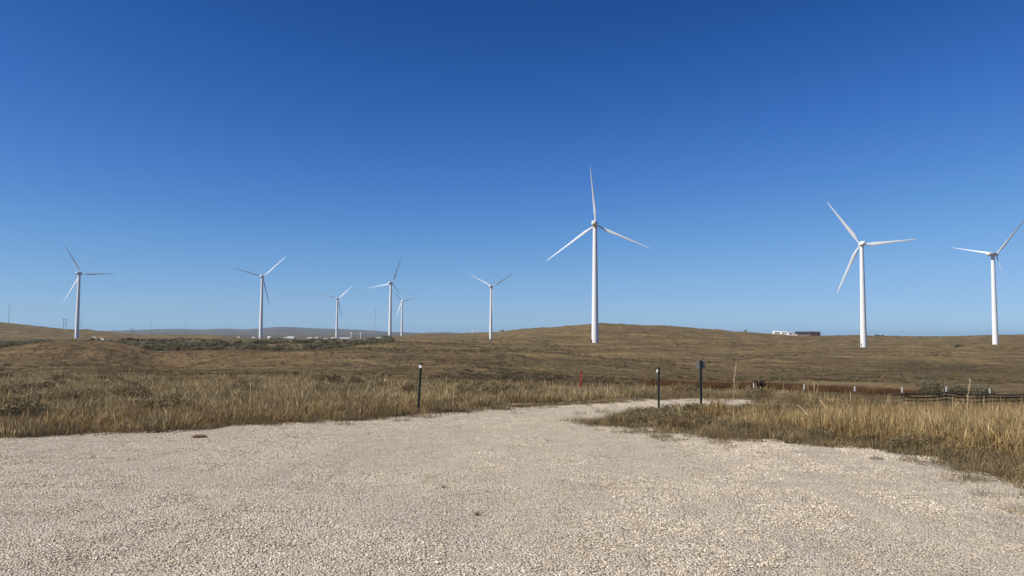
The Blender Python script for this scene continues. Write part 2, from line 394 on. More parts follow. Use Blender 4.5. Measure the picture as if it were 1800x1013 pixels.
# ------------------------------------------------------------------ the ground
lim = 39.5
ths = np.concatenate([np.arange(-180, -lim, 3.5), np.arange(-lim, lim, .125), np.arange(lim, 180, 3.5)])
ths = np.radians(ths); rs = np.exp(np.concatenate([np.linspace(math.log(1.2), math.log(12), 30)[:-1], np.linspace(math.log(12), math.log(3200), 400)[:-1], np.linspace(math.log(3200), math.log(21500), 110)]))
TH, RR = np.meshgrid(ths, rs, indexing='ij'); X = RR * np.sin(TH); Y = RR * np.cos(TH)
Z = ground(X, Y); S = np.full(X.shape, -5.0); nm = RR < 60; S[nm] = sdist(X[nm], Y[nm])
Z = Z - .07 * np.clip(S / .35 + .3, 0, 1) + np.where(nm, .04 * fbm(X / .9, Y / .9, 3, 51) * np.clip(-S, 0, 1), 0)
nt_, nr_ = X.shape
V = np.stack([X.ravel(), Y.ravel(), Z.ravel()], 1); V = np.vstack([V, [0, 0, -.07]])
i = np.arange(nt_)[:, None]; j = np.arange(nr_ - 1)[None, :]; i2 = (i + 1) % nt_
F = np.stack([(i * nr_ + j), (i * nr_ + j + 1), (i2 * nr_ + j + 1), (i2 * nr_ + j)], -1).reshape(-1, 4)
me = bpy.data.meshes.new('prairie_ground')
ii = np.arange(nt_); T3 = np.stack([np.full(nt_, nt_ * nr_), ii * nr_, ((ii + 1) % nt_) * nr_], 1)
me.vertices.add(len(V)); me.vertices.foreach_set('co', V.astype('f').ravel())
me.loops.add(F.size + T3.size); me.loops.foreach_set('vertex_index', np.concatenate([F[:, ::-1].ravel(), T3[:, ::-1].ravel()]).astype('i'))
me.polygons.add(len(F) + len(T3))
me.polygons.foreach_set('loop_start', np.concatenate([np.arange(len(F)) * 4, F.size + np.arange(len(T3)) * 3]).astype('i'))
me.update(calc_edges=True); me.validate(); me.shade_smooth()
if me.polygons[1000].normal.z < 0: me.flip_normals()
S_f = np.append(S.ravel(), 1.); nm_f = np.append(nm.ravel(), False); gx, gy = V[:, 0], V[:, 1]; gd = np.maximum(gy, 1); gu = gx / gd
def G(u0, su, d0, sd_): return np.exp(-((gu - u0) / su) ** 2 - ((np.log(gd / d0)) / sd_) ** 2)
def sm(x, a, b): t = np.clip((x - a) / (b - a), 0, 1); return t * t * (3 - 2 * t)
nz = fbm(gx / 30, gy / 30, 4, 61)
rust = sm(gu, .16, .24) * (1 - sm(gu, .56, .62)) * sm(gd, 74, 80) * (1 - sm(gd, 92 + nz * 8, 98 + nz * 8))
rust = np.maximum(rust, .75 * sm(-gu, .18, .34) * sm(gd, 70, 110) * (1 - sm(gd, 190, 230)) * np.clip(.55 + nz, 0, 1))
rust = np.maximum(rust, .7 * G(.62, .05, 300, .12))
pale = np.maximum(.9 * sm(gu, .15, .25) * (1 - sm(gu, .62, .7)) * sm(gd, 46, 55) * (1 - sm(gd, 70, 76)), .95 * G(.40, .07, 108, .10))
pale = np.maximum(pale, .6 * G(-.02, .10, 210, .12))
brush = sm(-gu, .12, .20) * sm(gd, 260, 330) * (1 - sm(gd, 800 + 200 * nz, 950 + 200 * nz)) * .9
brush = np.maximum(brush, .35 * sm(gd, 1000, 1500) * np.clip(nz + .4, 0, 1))
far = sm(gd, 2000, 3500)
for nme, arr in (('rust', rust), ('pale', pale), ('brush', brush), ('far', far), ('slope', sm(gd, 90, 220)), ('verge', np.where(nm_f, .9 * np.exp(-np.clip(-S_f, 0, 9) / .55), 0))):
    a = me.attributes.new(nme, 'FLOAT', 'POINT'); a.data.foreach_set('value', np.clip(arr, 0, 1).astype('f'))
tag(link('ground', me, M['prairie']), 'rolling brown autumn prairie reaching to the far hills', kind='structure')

# gravel lot, a sheet that rises out of the soil at its ragged edge
st = .11; xs = np.arange(-22, 17, st); ys = np.arange(-6, 26, st); GX, GY = np.meshgrid(xs, ys, indexing='ij')
GS = sdist(GX, GY).reshape(GX.shape)
GZ = ground(GX, GY, False) - .045 + .055 * np.clip(GS / .45 + .35, 0, 1) + .028 * fbm(GX / 1.6, GY / 1.6, 3, 91) + .006 * fbm(GX / .25, GY / .25, 2, 92)
keep = GS > -.5; idx = -np.ones(GX.shape, int); idx[keep] = np.arange(keep.sum())
q = keep[:-1, :-1] & keep[1:, :-1] & keep[1:, 1:] & keep[:-1, 1:]
Fq = np.stack([idx[:-1, :-1][q], idx[1:, :-1][q], idx[1:, 1:][q], idx[:-1, 1:][q]], 1)
me = mesh_np('gravel_lot', np.stack([GX[keep], GY[keep], GZ[keep]], 1), Fq, True)
a = me.attributes.new('edge', 'FLOAT', 'POINT')
a.data.foreach_set('value', np.clip(.75 - GS[keep] / .55 + .5 * fbm(GX[keep] / .5, GY[keep] / .5, 3, 93), 0, .85).astype('f'))
GRV = me
tag(link('gravel_road', me, M['gravel']), 'pale crushed gravel lot narrowing into a road that bends right', kind='structure')
def gravel_z(x, y):
    s = sdist(x, y); return ground(x, y, False) - .045 + .055 * np.clip(s / .45 + .35, 0, 1) + .028 * fbm(x / 1.6, y / 1.6, 3, 91)

# ------------------------------------------------------------------ scatter with geometry nodes
def proto_collection(name, meshes, mat):
    c = bpy.data.collections.new(name)
    for i_, m_ in enumerate(meshes):
        if not m_.materials: m_.materials.append(mat)
        c.objects.link(bpy.data.objects.new('%s_%02d' % (name, i_), m_))
    return c
def scatter(name, label, P, rot, scl, var, coll, kind='stuff'):
    me = bpy.data.meshes.new(name); me.vertices.add(len(P)); me.vertices.foreach_set('co', np.asarray(P, 'f').ravel())
    a = me.attributes.new('rot', 'FLOAT_VECTOR', 'POINT'); a.data.foreach_set('vector', np.asarray(rot, 'f').ravel())
    a = me.attributes.new('scl', 'FLOAT_VECTOR', 'POINT'); a.data.foreach_set('vector', np.asarray(scl, 'f').ravel())
    a = me.attributes.new('var', 'INT', 'POINT'); a.data.foreach_set('value', np.asarray(var, 'i'))
    o = link(name, me); md = o.modifiers.new('scatter', 'NODES')
    g = bpy.data.node_groups.new(name + '_nodes', 'GeometryNodeTree'); md.node_group = g
    g.interface.new_socket('Geometry', in_out='INPUT', socket_type='NodeSocketGeometry')
    g.interface.new_socket('Geometry', in_out='OUTPUT', socket_type='NodeSocketGeometry')
    gi = g.nodes.new('NodeGroupInput'); go = g.nodes.new('NodeGroupOutput'); ip = g.nodes.new('GeometryNodeInstanceOnPoints')
    ci = g.nodes.new('GeometryNodeCollectionInfo'); ci.inputs['Collection'].default_value = coll; ci.inputs['Separate Children'].default_value = True
    def na(n_, t_):
        x = g.nodes.new('GeometryNodeInputNamedAttribute'); x.data_type = t_; x.inputs['Name'].default_value = n_; return x.outputs[0]
    g.links.new(gi.outputs[0], ip.inputs['Points']); g.links.new(ci.outputs[0], ip.inputs['Instance'])
    ip.inputs['Pick Instance'].default_value = True
    g.links.new(na('var', 'INT'), ip.inputs['Instance Index']); g.links.new(na('rot', 'FLOAT_VECTOR'), ip.inputs['Rotation'])
    g.links.new(na('scl', 'FLOAT_VECTOR'), ip.inputs['Scale']); g.links.new(ip.outputs[0], go.inputs[0])
    return tag(o, label, kind=kind)

# --- gravel stones
ICO = None
def stone_patch(seed, n, size, smin, smax):
    r = np.random.default_rng(seed); V = []; F = []; T = []
    base = np.array([(1, 0, 0), (-1, 0, 0), (0, 1, 0), (0, -1, 0), (0, 0, 1), (0, 0, -1), (.6, .6, .55), (-.6, .6, -.3), (.6, -.6, -.2), (-.55, -.6, .6)], float)
    bm = bmesh.new(); [bm.verts.new(p) for p in base]; bmesh.ops.convex_hull(bm, input=bm.verts); bm.verts.ensure_lookup_table()
    bf = [[v.index for v in f.verts] for f in bm.faces]; bm.verts.index_update(); bf = [[v.index for v in f.verts] for f in bm.faces]
    base = np.array([v.co for v in bm.verts]); bm.free()
    for k in range(n):
        s = smin + (smax - smin) * r.random() ** 2.6
        b = base * (1 + .35 * (r.random(base.shape) - .5)) * np.array([s * r.uniform(.8, 1.25), s * r.uniform(.6, 1), s * r.uniform(.45, .75)]) * .5
        e = Euler((r.uniform(-.5, .5), r.uniform(-.5, .5), r.uniform(0, 6.28))).to_matrix(); b = b @ np.array(e)
        o = np.array([(r.random() - .5) * size, (r.random() - .5) * size, s * .10])
        k0 = len(V); V += [tuple(p) for p in b + o]; F += [[k0 + i_ for i_ in f] for f in bf]
        t = np.clip(r.normal(.54, .2), 0, 1); T += [t] * len(b)
    me = mesh_np('stones', V, F); a = me.attributes.new('tone', 'FLOAT', 'POINT'); a.data.foreach_set('value', np.array(T, 'f')); return me
PS = .6
coarse = [stone_patch(100 + k, 780, PS, .007, .027) for k in range(5)] + [stone_patch(200 + k, 900, PS, .006, .017) for k in range(5)]
cs = proto_collection('gravel_stones', coarse, M['stone'])
TRK = []
for off in (-2.6, -1.1, .9, 2.4, 4.6):          # wheel tracks sweeping toward the bend
    TRK.append([(off * 1.2 + 1.6, 3.0), (off * 1.05 + 1.2, 7), (off * .8 + 1.3, 11), (off * .55 + 1.9, 15), (off * .38 + 3.2, 18.5), (off * .2 + 6.2, 21.0), (off * .1 + 11, 21.8)])
def trackness(X, Y):
    X = np.asarray(X, float); Y = np.asarray(Y, float); best = np.full(X.shape, 9.)
    for T_ in TRK:
        for (ax, ay), (bx, by) in zip(T_[:-1], T_[1:]):
            dx, dy = bx - ax, by - ay; t = np.clip(((X - ax) * dx + (Y - ay) * dy) / (dx * dx + dy * dy), 0, 1)
            best = np.minimum(best, np.hypot(X - ax - t * dx, Y - ay - t * dy))
    return np.clip(1.05 - (best + .12 * fbm(X / .8, Y / 1.5, 2, 333)) / .36, 0, 1) * np.clip(.75 + .6 * fbm(X / 2.5, Y / 2.5, 2, 334), 0, 1)
P = []; RT = []; SC = []; VR = []
for x in np.arange(-17, 16, PS * .93):
    for y in np.arange(3.4, 25, PS * .93):
        if abs(x) < y * .80 + 1.6: P.append((x + RNG.uniform(-.05, .05), y + RNG.uniform(-.05, .05)))
P = np.array(P); P = P[sdist(P[:, 0], P[:, 1]) > .12]
for x, y in P:
    RT.append((0, 0, RNG.integers(0, 4) * math.pi / 2 + RNG.uniform(-.1, .1))); s = 1.0
    tk = float(trackness(x, y))
    SC.append((s * (1 if RNG.random() < .5 else -1), s, RNG.uniform(.8, 1.1) * (1 - .22 * tk)))
    VR.append(RNG.integers(0, 5) + (5 if float(vn(x / 1.7, y / 1.3, 4)) + RNG.uniform(-.35, .35) < .15 + .7 * tk else 0))
PZ = gravel_z(P[:, 0], P[:, 1])
a = GRV.attributes.new('track', 'FLOAT', 'POINT'); a.data.foreach_set('value', trackness(GX[keep], GY[keep]).astype('f'))
scatter('loose_gravel', 'pale crushed stones covering the lot', np.column_stack([P, PZ - .0015 * trackness(P[:, 0], P[:, 1])]), RT, SC, VR, cs)

# --- dry plants
def blade_mesh(seed, n, rad, h0, h1, w, lean=.35, seg=3, head=0.0, droop=.15):
    r = np.random.default_rng(seed); V = []; F = []; Hh = []; T = []
    for k in range(n):
        a = r.uniform(0, 6.283); rr = rad * math.sqrt(r.random()); bx, by = rr * math.cos(a), rr * math.sin(a)
        h = r.uniform(h0, h1) * (1 - .3 * rr / max(rad, .01)); la = r.uniform(0, 6.283); ln = lean * r.random() ** 1.3 * h
        fa = r.uniform(0, 3.14); wx, wy = math.cos(fa), math.sin(fa); t = r.random(); ww = w * r.uniform(.6, 1.3)
        k0 = len(V); hd = head and r.random() < head
        for s in range(seg + 1):
            f = s / seg; px = bx + math.cos(la) * ln * f ** 1.8; py = by + math.sin(la) * ln * f ** 1.8; pz = h * f * (1 - droop * f * (ln / h))
            wd = ww * (1 - .75 * f) * .5
            if hd and s == seg - 1: wd = ww * 1.3
            if s == seg: V.append((px, py, pz)); Hh.append(1); T.append(t)
            else: V += [(px - wx * wd, py - wy * wd, pz), (px + wx * wd, py + wy * wd, pz)]; Hh += [f, f]; T += [t, t]
        for s in range(seg - 1): F.append((k0 + 2 * s, k0 + 2 * s + 1, k0 + 2 * s + 3, k0 + 2 * s + 2))
        F.append((k0 + 2 * seg - 2, k0 + 2 * seg - 1, k0 + 2 * seg))
    me = mesh_np('plant', V, F)
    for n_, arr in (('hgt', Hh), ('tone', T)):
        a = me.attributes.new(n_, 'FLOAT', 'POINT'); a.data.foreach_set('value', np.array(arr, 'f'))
    return me
def bush_mesh(seed, n, rx, rz, leaf, lobes=5, stems=14):
    """twiggy shrub: many small leaf faces spread through several lobes, on thin stems"""
    r = np.random.default_rng(seed); V = []; F = []; Hh = []; T = []
    L = [(r.uniform(-.55, .55) * rx, r.uniform(-.55, .55) * rx, r.uniform(.35, .7) * rz, r.uniform(.4, .62), r.random()) for _ in range(lobes)]
    for k in range(n):
        lx, ly, lz, lr, lt = L[k % lobes]; p = r.normal(size=3); p /= np.linalg.norm(p); q = r.uniform(.55, 1.08)
        x, y, z = lx + p[0] * q * lr * rx, ly + p[1] * q * lr * rx, lz + p[2] * q * lr * rz * .75
        if z < .02: z = .02 + abs(z) * .3
        u = r.normal(size=3); u[2] += .8; u /= np.linalg.norm(u); w = np.cross(u, r.normal(size=3)); w /= np.linalg.norm(w) + 1e-6
        s = leaf * r.uniform(.6, 1.4); c = np.array([x, y, z]); k0 = len(V)
        V += [tuple(c - w * s * .3), tuple(c + w * s * .3), tuple(c + u * s)]; F.append((k0, k0 + 1, k0 + 2))
        Hh += [min(1, z / rz)] * 3; T += [np.clip(lt * .6 + r.random() * .4, 0, 1)] * 3
    for k in range(stems):
        a = r.uniform(0, 6.28); e = np.array([math.cos(a) * rx * r.uniform(.3, .8), math.sin(a) * rx * r.uniform(.3, .8), rz * r.uniform(.5, .95)]); k0 = len(V); w = leaf * .16
        V += [(-w, 0, -.03), (w, 0, -.03), tuple(e)]; F.append((k0, k0 + 1, k0 + 2)); Hh += [0, 0, .2]; T += [.2] * 3
    me = mesh_np('shrub', V, F)
    for n_, arr in (('hgt', Hh), ('tone', T)):
        a = me.attributes.new(n_, 'FLOAT', 'POINT'); a.data.foreach_set('value', np.array(arr, 'f'))
    return me

def wedge_pts(n, u0, u1, d0, d1, near_bias=1.0):
    """n points between bearings u0..u1 and depths d0..d1, even over the ground (near_bias>1 thickens the near part)"""
    t = RNG.random(n) ** near_bias; d = np.sqrt(d0 ** 2 + t * (d1 ** 2 - d0 ** 2)); u = RNG.uniform(u0, u1, n); return d * u, d
def place(name, label, X, Y, coll, nvar, smin, smax, tilt=.12, zoff=-.02, squash=1.0, gz=True):
    Z = ground(X, Y) + zoff; n = len(X); s = RNG.uniform(smin, smax, n)
    rot = np.column_stack([RNG.normal(0, tilt, n), RNG.normal(0, tilt, n), RNG.uniform(0, 6.28, n)])
    scatter(name, label, np.column_stack([X, Y, Z]), rot, np.column_stack([s, s, s * RNG.uniform(.8, 1.15, n) * squash]), RNG.integers(0, nvar, n), coll)

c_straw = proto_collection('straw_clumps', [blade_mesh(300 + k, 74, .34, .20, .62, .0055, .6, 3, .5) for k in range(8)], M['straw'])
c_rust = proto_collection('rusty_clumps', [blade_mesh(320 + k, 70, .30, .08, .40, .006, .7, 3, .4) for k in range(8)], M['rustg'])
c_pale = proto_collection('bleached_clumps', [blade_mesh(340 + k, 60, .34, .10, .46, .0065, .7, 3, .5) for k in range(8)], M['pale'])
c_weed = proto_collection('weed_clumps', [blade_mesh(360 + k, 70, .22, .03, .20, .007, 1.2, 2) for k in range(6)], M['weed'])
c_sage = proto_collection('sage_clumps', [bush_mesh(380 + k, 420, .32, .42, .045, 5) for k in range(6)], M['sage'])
c_stalk = proto_collection('dry_stalk_clumps', [blade_mesh(460 + k, 5, .10, .55, 1.0, .006, .35, 4, .8) for k in range(6)], M['straw'])
c_reed = proto_collection('reed_clumps', [blade_mesh(470 + k, 60, .7, .35, .85, .03, .4, 2) for k in range(5)], M['reed'])
c_tuft = proto_collection('far_tufts', [blade_mesh(400 + k, 26, .45, .10, .34, .022, .8, 2) for k in range(6)], M['tuft'])
c_tuftd = proto_collection('far_dark_tufts', [bush_mesh(420 + k, 60, .6, .34, .12, 4, 4) for k in range(6)], M['scrub'])
c_will = proto_collection('willow_clumps', [bush_mesh(440 + k, 420, 2.2, 2.5, .38, 7, 12) for k in range(8)], M['willow'])

# near left plateau: rusty band by the gravel, mixed sage and bleached grass behind
X, Y = wedge_pts(62000, -.80, .42, 12.3, 40, 1.25); S = sdist(X, Y)
ok = (S < -.05) & ((X / Y < .16) | (Y > 22)); X, Y, S = X[ok], Y[ok], S[ok]
leftish = X / Y < .17; bend = np.clip((X / Y + .14) / .10, 0, 1) * np.clip((X / Y < .17) * 1., 0, 1)
n1 = fbm(X / 1.6, Y / 1.6, 4, 201); n2 = fbm(X / 5 + 7, Y / 5, 3, 202); e = -S; rnd = RNG.random(len(X))
rw = np.clip((-X / Y + .10) / .35, .25, 1)           # the rusty band thins out toward the bend
rustz = leftish & (e < (3.0 + 2.6 * n2) * rw + .8 * n1)
gaps = fbm(X / .9 + 5, Y / .9, 3, 207); kill = (rnd < np.clip(.93 - e / 1.1, 0, .95)) | ((gaps > .15) & (e < .9)) | ((bend > RNG.random(len(X))) & (e < 1.1))
u2 = RNG.random(len(X)); gaps = fbm(X / .9 + 5, Y / .9, 3, 207)
selr = rustz & ~kill & (gaps > -.22) & (u2 < .62)
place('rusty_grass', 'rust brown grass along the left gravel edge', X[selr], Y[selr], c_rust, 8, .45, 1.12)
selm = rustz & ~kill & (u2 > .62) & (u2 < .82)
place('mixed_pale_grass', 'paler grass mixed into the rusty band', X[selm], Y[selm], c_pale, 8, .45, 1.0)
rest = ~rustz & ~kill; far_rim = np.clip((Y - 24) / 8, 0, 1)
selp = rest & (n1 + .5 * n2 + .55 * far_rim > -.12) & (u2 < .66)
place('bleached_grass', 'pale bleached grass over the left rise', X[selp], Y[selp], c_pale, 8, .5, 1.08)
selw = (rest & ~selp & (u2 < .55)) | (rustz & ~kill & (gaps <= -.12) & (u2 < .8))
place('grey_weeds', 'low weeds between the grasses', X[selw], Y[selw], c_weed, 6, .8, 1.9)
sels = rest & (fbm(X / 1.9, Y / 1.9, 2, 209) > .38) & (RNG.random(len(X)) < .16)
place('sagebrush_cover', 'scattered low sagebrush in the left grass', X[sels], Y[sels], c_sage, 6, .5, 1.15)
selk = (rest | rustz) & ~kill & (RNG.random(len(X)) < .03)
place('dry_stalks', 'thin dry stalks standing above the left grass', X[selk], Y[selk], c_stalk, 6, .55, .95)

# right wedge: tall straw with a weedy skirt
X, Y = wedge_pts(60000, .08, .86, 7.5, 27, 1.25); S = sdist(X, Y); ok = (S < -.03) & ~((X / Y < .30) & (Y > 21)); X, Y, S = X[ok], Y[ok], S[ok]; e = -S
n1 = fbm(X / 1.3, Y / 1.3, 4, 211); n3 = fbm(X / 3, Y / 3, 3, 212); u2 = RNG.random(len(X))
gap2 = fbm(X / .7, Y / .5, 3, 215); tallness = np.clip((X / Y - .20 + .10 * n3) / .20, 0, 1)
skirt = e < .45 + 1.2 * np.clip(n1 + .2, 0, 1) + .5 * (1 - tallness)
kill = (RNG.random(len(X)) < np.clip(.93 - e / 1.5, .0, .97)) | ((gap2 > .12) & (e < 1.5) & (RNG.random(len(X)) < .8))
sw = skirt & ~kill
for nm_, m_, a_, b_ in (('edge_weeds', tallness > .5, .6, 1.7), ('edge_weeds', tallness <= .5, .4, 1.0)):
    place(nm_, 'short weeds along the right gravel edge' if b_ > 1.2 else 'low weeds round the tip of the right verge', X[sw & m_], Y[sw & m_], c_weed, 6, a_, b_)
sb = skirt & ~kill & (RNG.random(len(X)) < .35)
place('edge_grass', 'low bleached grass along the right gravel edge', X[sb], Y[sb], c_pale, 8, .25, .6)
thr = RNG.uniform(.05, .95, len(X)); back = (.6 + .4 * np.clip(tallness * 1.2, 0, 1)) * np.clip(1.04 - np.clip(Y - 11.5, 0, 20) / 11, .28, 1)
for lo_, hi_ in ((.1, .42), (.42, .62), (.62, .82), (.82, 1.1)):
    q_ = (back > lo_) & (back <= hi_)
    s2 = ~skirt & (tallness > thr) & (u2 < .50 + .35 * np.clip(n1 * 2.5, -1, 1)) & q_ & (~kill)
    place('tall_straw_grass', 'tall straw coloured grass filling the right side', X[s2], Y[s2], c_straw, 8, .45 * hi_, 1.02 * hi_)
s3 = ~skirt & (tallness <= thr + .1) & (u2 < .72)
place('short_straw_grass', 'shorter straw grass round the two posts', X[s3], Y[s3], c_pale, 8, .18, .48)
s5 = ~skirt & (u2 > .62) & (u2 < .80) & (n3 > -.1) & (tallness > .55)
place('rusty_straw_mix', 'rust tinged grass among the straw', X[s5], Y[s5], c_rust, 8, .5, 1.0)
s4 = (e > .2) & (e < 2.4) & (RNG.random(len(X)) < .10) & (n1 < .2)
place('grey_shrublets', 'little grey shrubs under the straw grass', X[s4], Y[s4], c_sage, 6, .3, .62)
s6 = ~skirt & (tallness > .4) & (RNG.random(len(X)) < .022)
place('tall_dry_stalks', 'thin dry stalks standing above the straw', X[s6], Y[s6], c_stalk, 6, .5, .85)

# edge fringe and stray stubble on the gravel
X, Y = wedge_pts(46000, -.8, .85, 6, 24, 1.0); S = sdist(X, Y); rt_ = np.where(X / Y > .1, 2.4, 4.6)
ok = (S > -.35) & (S < 1.3) & (RNG.random(len(X)) < .9 * np.exp(-np.clip(S, 0, 2) * rt_)) & (fbm(X / .5, Y / .35, 3, 222) > .08); X, Y = X[ok], Y[ok]
place('edge_stubble', 'ragged stubble creeping over the gravel edges', X, Y, c_weed, 6, .45, 1.15, zoff=-.005)

X, Y = wedge_pts(150, -.6, .6, 5.5, 19, 1.0); k = (sdist(X, Y) > .8) & (fbm(X / 1.5, Y / 1.5, 2, 229) > .0); X, Y = X[k], Y[k]
place('gravel_sprigs', 'tiny dry sprigs scattered over the gravel', X, Y, c_weed, 6, .14, .42, .3, .004)

# mid distance tufts
X, Y = wedge_pts(70000, -.78, .78, 30, 210, 1.5); keep = (Y > 24) & ((sdist(X, Y) < -.3)) & (RNG.random(len(X)) < .75) & ~((X / Y > .18) & (Y > 76) & (Y < 112)); X, Y = X[keep], Y[keep]
n1 = fbm(X / 11, Y / 11, 4, 231); k = n1 > -.12
place('prairie_tufts', 'dry tufts dotting the slopes beyond the road', X[k], Y[k], c_tuft, 6, .45, 1.0)
k = (n1 < -.05) & (RNG.random(len(X)) < np.where((X / Y < -.1) & (Y > 50), .06, .30))
place('low_prairie_brush', 'dark low brush dotting the slopes', X[k], Y[k], c_tuftd, 6, .4, .9)
X, Y = wedge_pts(60000, -.78, .78, 200, 900, 1.2); n1 = fbm(X / 46, Y / 18, 4, 241); k = (n1 < .02) & (RNG.random(len(X)) < .7)
k &= RNG.random(len(X)) < .7
place('hillside_brush', 'small dark brush specks on the far slopes', X[k], Y[k], c_tuftd, 6, .5, 1.5)
# willow / sagebrush belt in the draw on the left
X, Y = wedge_pts(9000, -.76, -.155, 330, 860, 1.0); n1 = fbm(X / 50, Y / 38, 4, 251)
k = (n1 > -.06 + np.clip((Y - 500) / 700, 0, .5)) & ((Y < 640) | (X / Y < -.42) | (n1 > .35)) & ~((X / Y > -.60) & (X / Y < -.48) & (Y > 640)); X, Y = X[k], Y[k]
place('willow_thicket', 'grey green willow and sage thicket in the draw below the turbines', X, Y, c_will, 8, .34, .98, .05)
# reeds along the ditch behind the fence
def hit(px_, py_):
    r = ray(px_, py_); ds = np.exp(np.linspace(math.log(8), math.log(3000), 1500)); X_ = r[0] / r[1] * ds; Z_ = EYE + r[2] / r[1] * ds
    k_ = np.argmax(Z_ < ground(X_, ds)); return X_[k_], ds[k_]
RL = np.array([hit(*p) for p in ((1165, 681), (1230, 683), (1300, 684), (1400, 686), (1500, 690), (1600, 697))])
f = RNG.random(2600); seg = f * (len(RL) - 1); k0 = seg.astype(int); a = (seg - k0)[:, None]
Q = RL[k0] * (1 - a) + RL[k0 + 1] * a; X = Q[:, 0] + RNG.normal(0, .8, len(f)); Y = Q[:, 1] + np.abs(RNG.normal(0, 3.2, len(f))) + .8 * fbm(Q[:, 0] / 4, Q[:, 1], 2, 5)
place('ditch_reeds', 'dark rust reeds lining the ditch behind the fence', X, Y, c_reed, 5, .55, 1.05)

# ------------------------------------------------------------------ wind turbines
def turbine(base, hub, d, tips, yaw, pitch, label, blade_len=None, cf=1.0):
    """base/hub pixel positions give real position and height at depth d; yaw turns the rotor axis off the line of sight
    (positive: hub to the viewer's right, rotor on the far side); first tip direction gives rotor phase"""
    hb = at(hub[0], hub[1], d); x0, y0 = hb[0], hb[1]; z0 = float(ground(x0, y0)); hh = hb[2] - z0
    want = at(base[0], base[1], d)[2]
    s = (hb[2] - want) / 80.0
    bear = math.atan2(x0, y0)
    root = empty('wind_turbine', (x0, y0, z0), -(bear + R(yaw)))     # local +Y is the rotor axis, pointing away
    tag(root, label, 'wind turbine', 'white three bladed turbines on the prairie')
    rb, rt = 2.35, 1.38
    n = 32; rings = []
    for f in (-.02, 0, .25, .5, .75, .97, .975):
        r = (rb + (rt - rb) * max(f, 0)) * s; rings.append([(r * math.cos(2 * math.pi * k / n), r * math.sin(2 * math.pi * k / n), (hh - 1.7 * s) * min(f, .975) / .975) for k in range(n)])
    MB().rings(rings).build('tower', M['white'], root, True)
    MB().box(-rb * s * .80, -rb * s * .62, 2.6 * s, .9 * s, .35 * s, 2.1 * s, R(38)).build('door', M['bracket'] if d < 700 else M['steel'], root)
    # nacelle: rounded box behind the hub
    prof = [(-6.6, .55, .55), (-6.3, 1.2, 1.1), (-5.2, 1.75, 1.6), (-1, 1.85, 1.75), (2.2, 1.8, 1.7), (3.0, 1.45, 1.45)]
    rg = []
    for y, a, b in prof:
        ring = []
        for k in range(16):
            t = 2 * math.pi * k / 16; c, q = math.cos(t), math.sin(t); e = .45
            ring.append((a * s * math.copysign(abs(c) ** e, c), y * s, hh + b * s * math.copysign(abs(q) ** e, q)))
        rg.append(ring)
    MB().rings(rg).build('nacelle', M['white'], root, True)
    hy = 4.3 * s
    rg = []
    for y, r in ((3.02, 1.3), (3.4, 1.55), (4.6, 1.55), (5.6, 1.2), (6.2, .7), (6.5, .15)):
        rg.append([(r * s * math.cos(2 * math.pi * k / 16), y * s, hh + r * s * math.sin(2 * math.pi * k / 16)) for k in range(16)])
    hubo = MB().rings(rg).build('rotor_hub', M['white'], root, True)
    # blades
    tx, ty = tips[0] - hub[0], -(tips[1] - hub[1])
    ph = math.atan2(ty, tx / max(.3, math.cos(R(yaw))))
    Lb = (blade_len or 40.0) * s
    for k in range(3):
        rg = []
        for f, ch, tw in ((.03, 1.0, 0), (.07, 1.05, 0), (.14, 1.8, .25), (.22, 2.55, .24), (.35, 2.25, .17), (.5, 1.75, .11), (.7, 1.25, .06), (.88, .85, .02), (.97, .5, 0), (1.0, .12, 0)):
            ch *= .76 * cf if f > .1 else 1; th_ = ch * (.95 if f < .1 else .30 if f < .2 else .17); ring = []; aa = tw * 1.2 + R(pitch)
            for m in range(12):
                t = 2 * math.pi * m / 12; cx = ch * .5 * math.cos(t) - (0 if f < .1 else ch * .2); cy = th_ * .5 * math.sin(t)
                px_, py_ = cx * math.cos(aa) - cy * math.sin(aa), cx * math.sin(aa) + cy * math.cos(aa)
                ring.append((f * Lb, py_ * s, px_ * s))
            rg.append(ring)
        A = ph + k * 2 * math.pi / 3; ca, sa = math.cos(A), math.sin(A)
        rg = [[(x * ca - z * sa, y + hy, hh + x * sa + z * ca) for x, y, z in ring] for ring in rg]
        MB().rings(rg).build('blade', M['blade'], root, True)
    return root
turbine((134.5, 600), (139.5, 481), 907, (111, 428), 25, -35, 'white turbine at the far left, standing before the brown ridge with power poles')
turbine((456.5, 595), (461, 486.5), 1000, (498, 450), 12, 40, 'white turbine second from the left, one blade pointing up right, before the blue hills')
turbine((590.5, 597), (593, 525.5), 1500, (614.5, 505), 16, 20, 'small distant turbine between the town and the tall radio mast')
turbine((683.5, 599), (687, 498), 1070, (703, 450), 24, -62, 'mid sized turbine whose lower right blade crosses the small one behind it')
turbine((705, 593.5), (707, 529.5), 1640, (731, 524), -16, -62, 'smallest turbine, half overlapped by the blade of its nearer neighbour')
turbine((860.5, 599), (863.5, 504), 1150, (898, 482), 18, -45, 'turbine with its blades in a Y, at the left foot of the big hill')
turbine((1044.5, 605), (1046, 394), 514, (1037, 300), 6, -22, 'tallest nearest turbine, in front of the crest of the big hill', 41, .88)
turbine((1515.5, 613), (1514.5, 429), 584, (1612, 420), -14, -8, 'turbine with one broad blade held level to the right, second from the right', 41.5, 1.4)
turbine((1745.5, 611), (1745, 447), 658, (1799, 377), 36, -64, 'rightmost turbine, its pale nacelle showing left of the tower', 44)

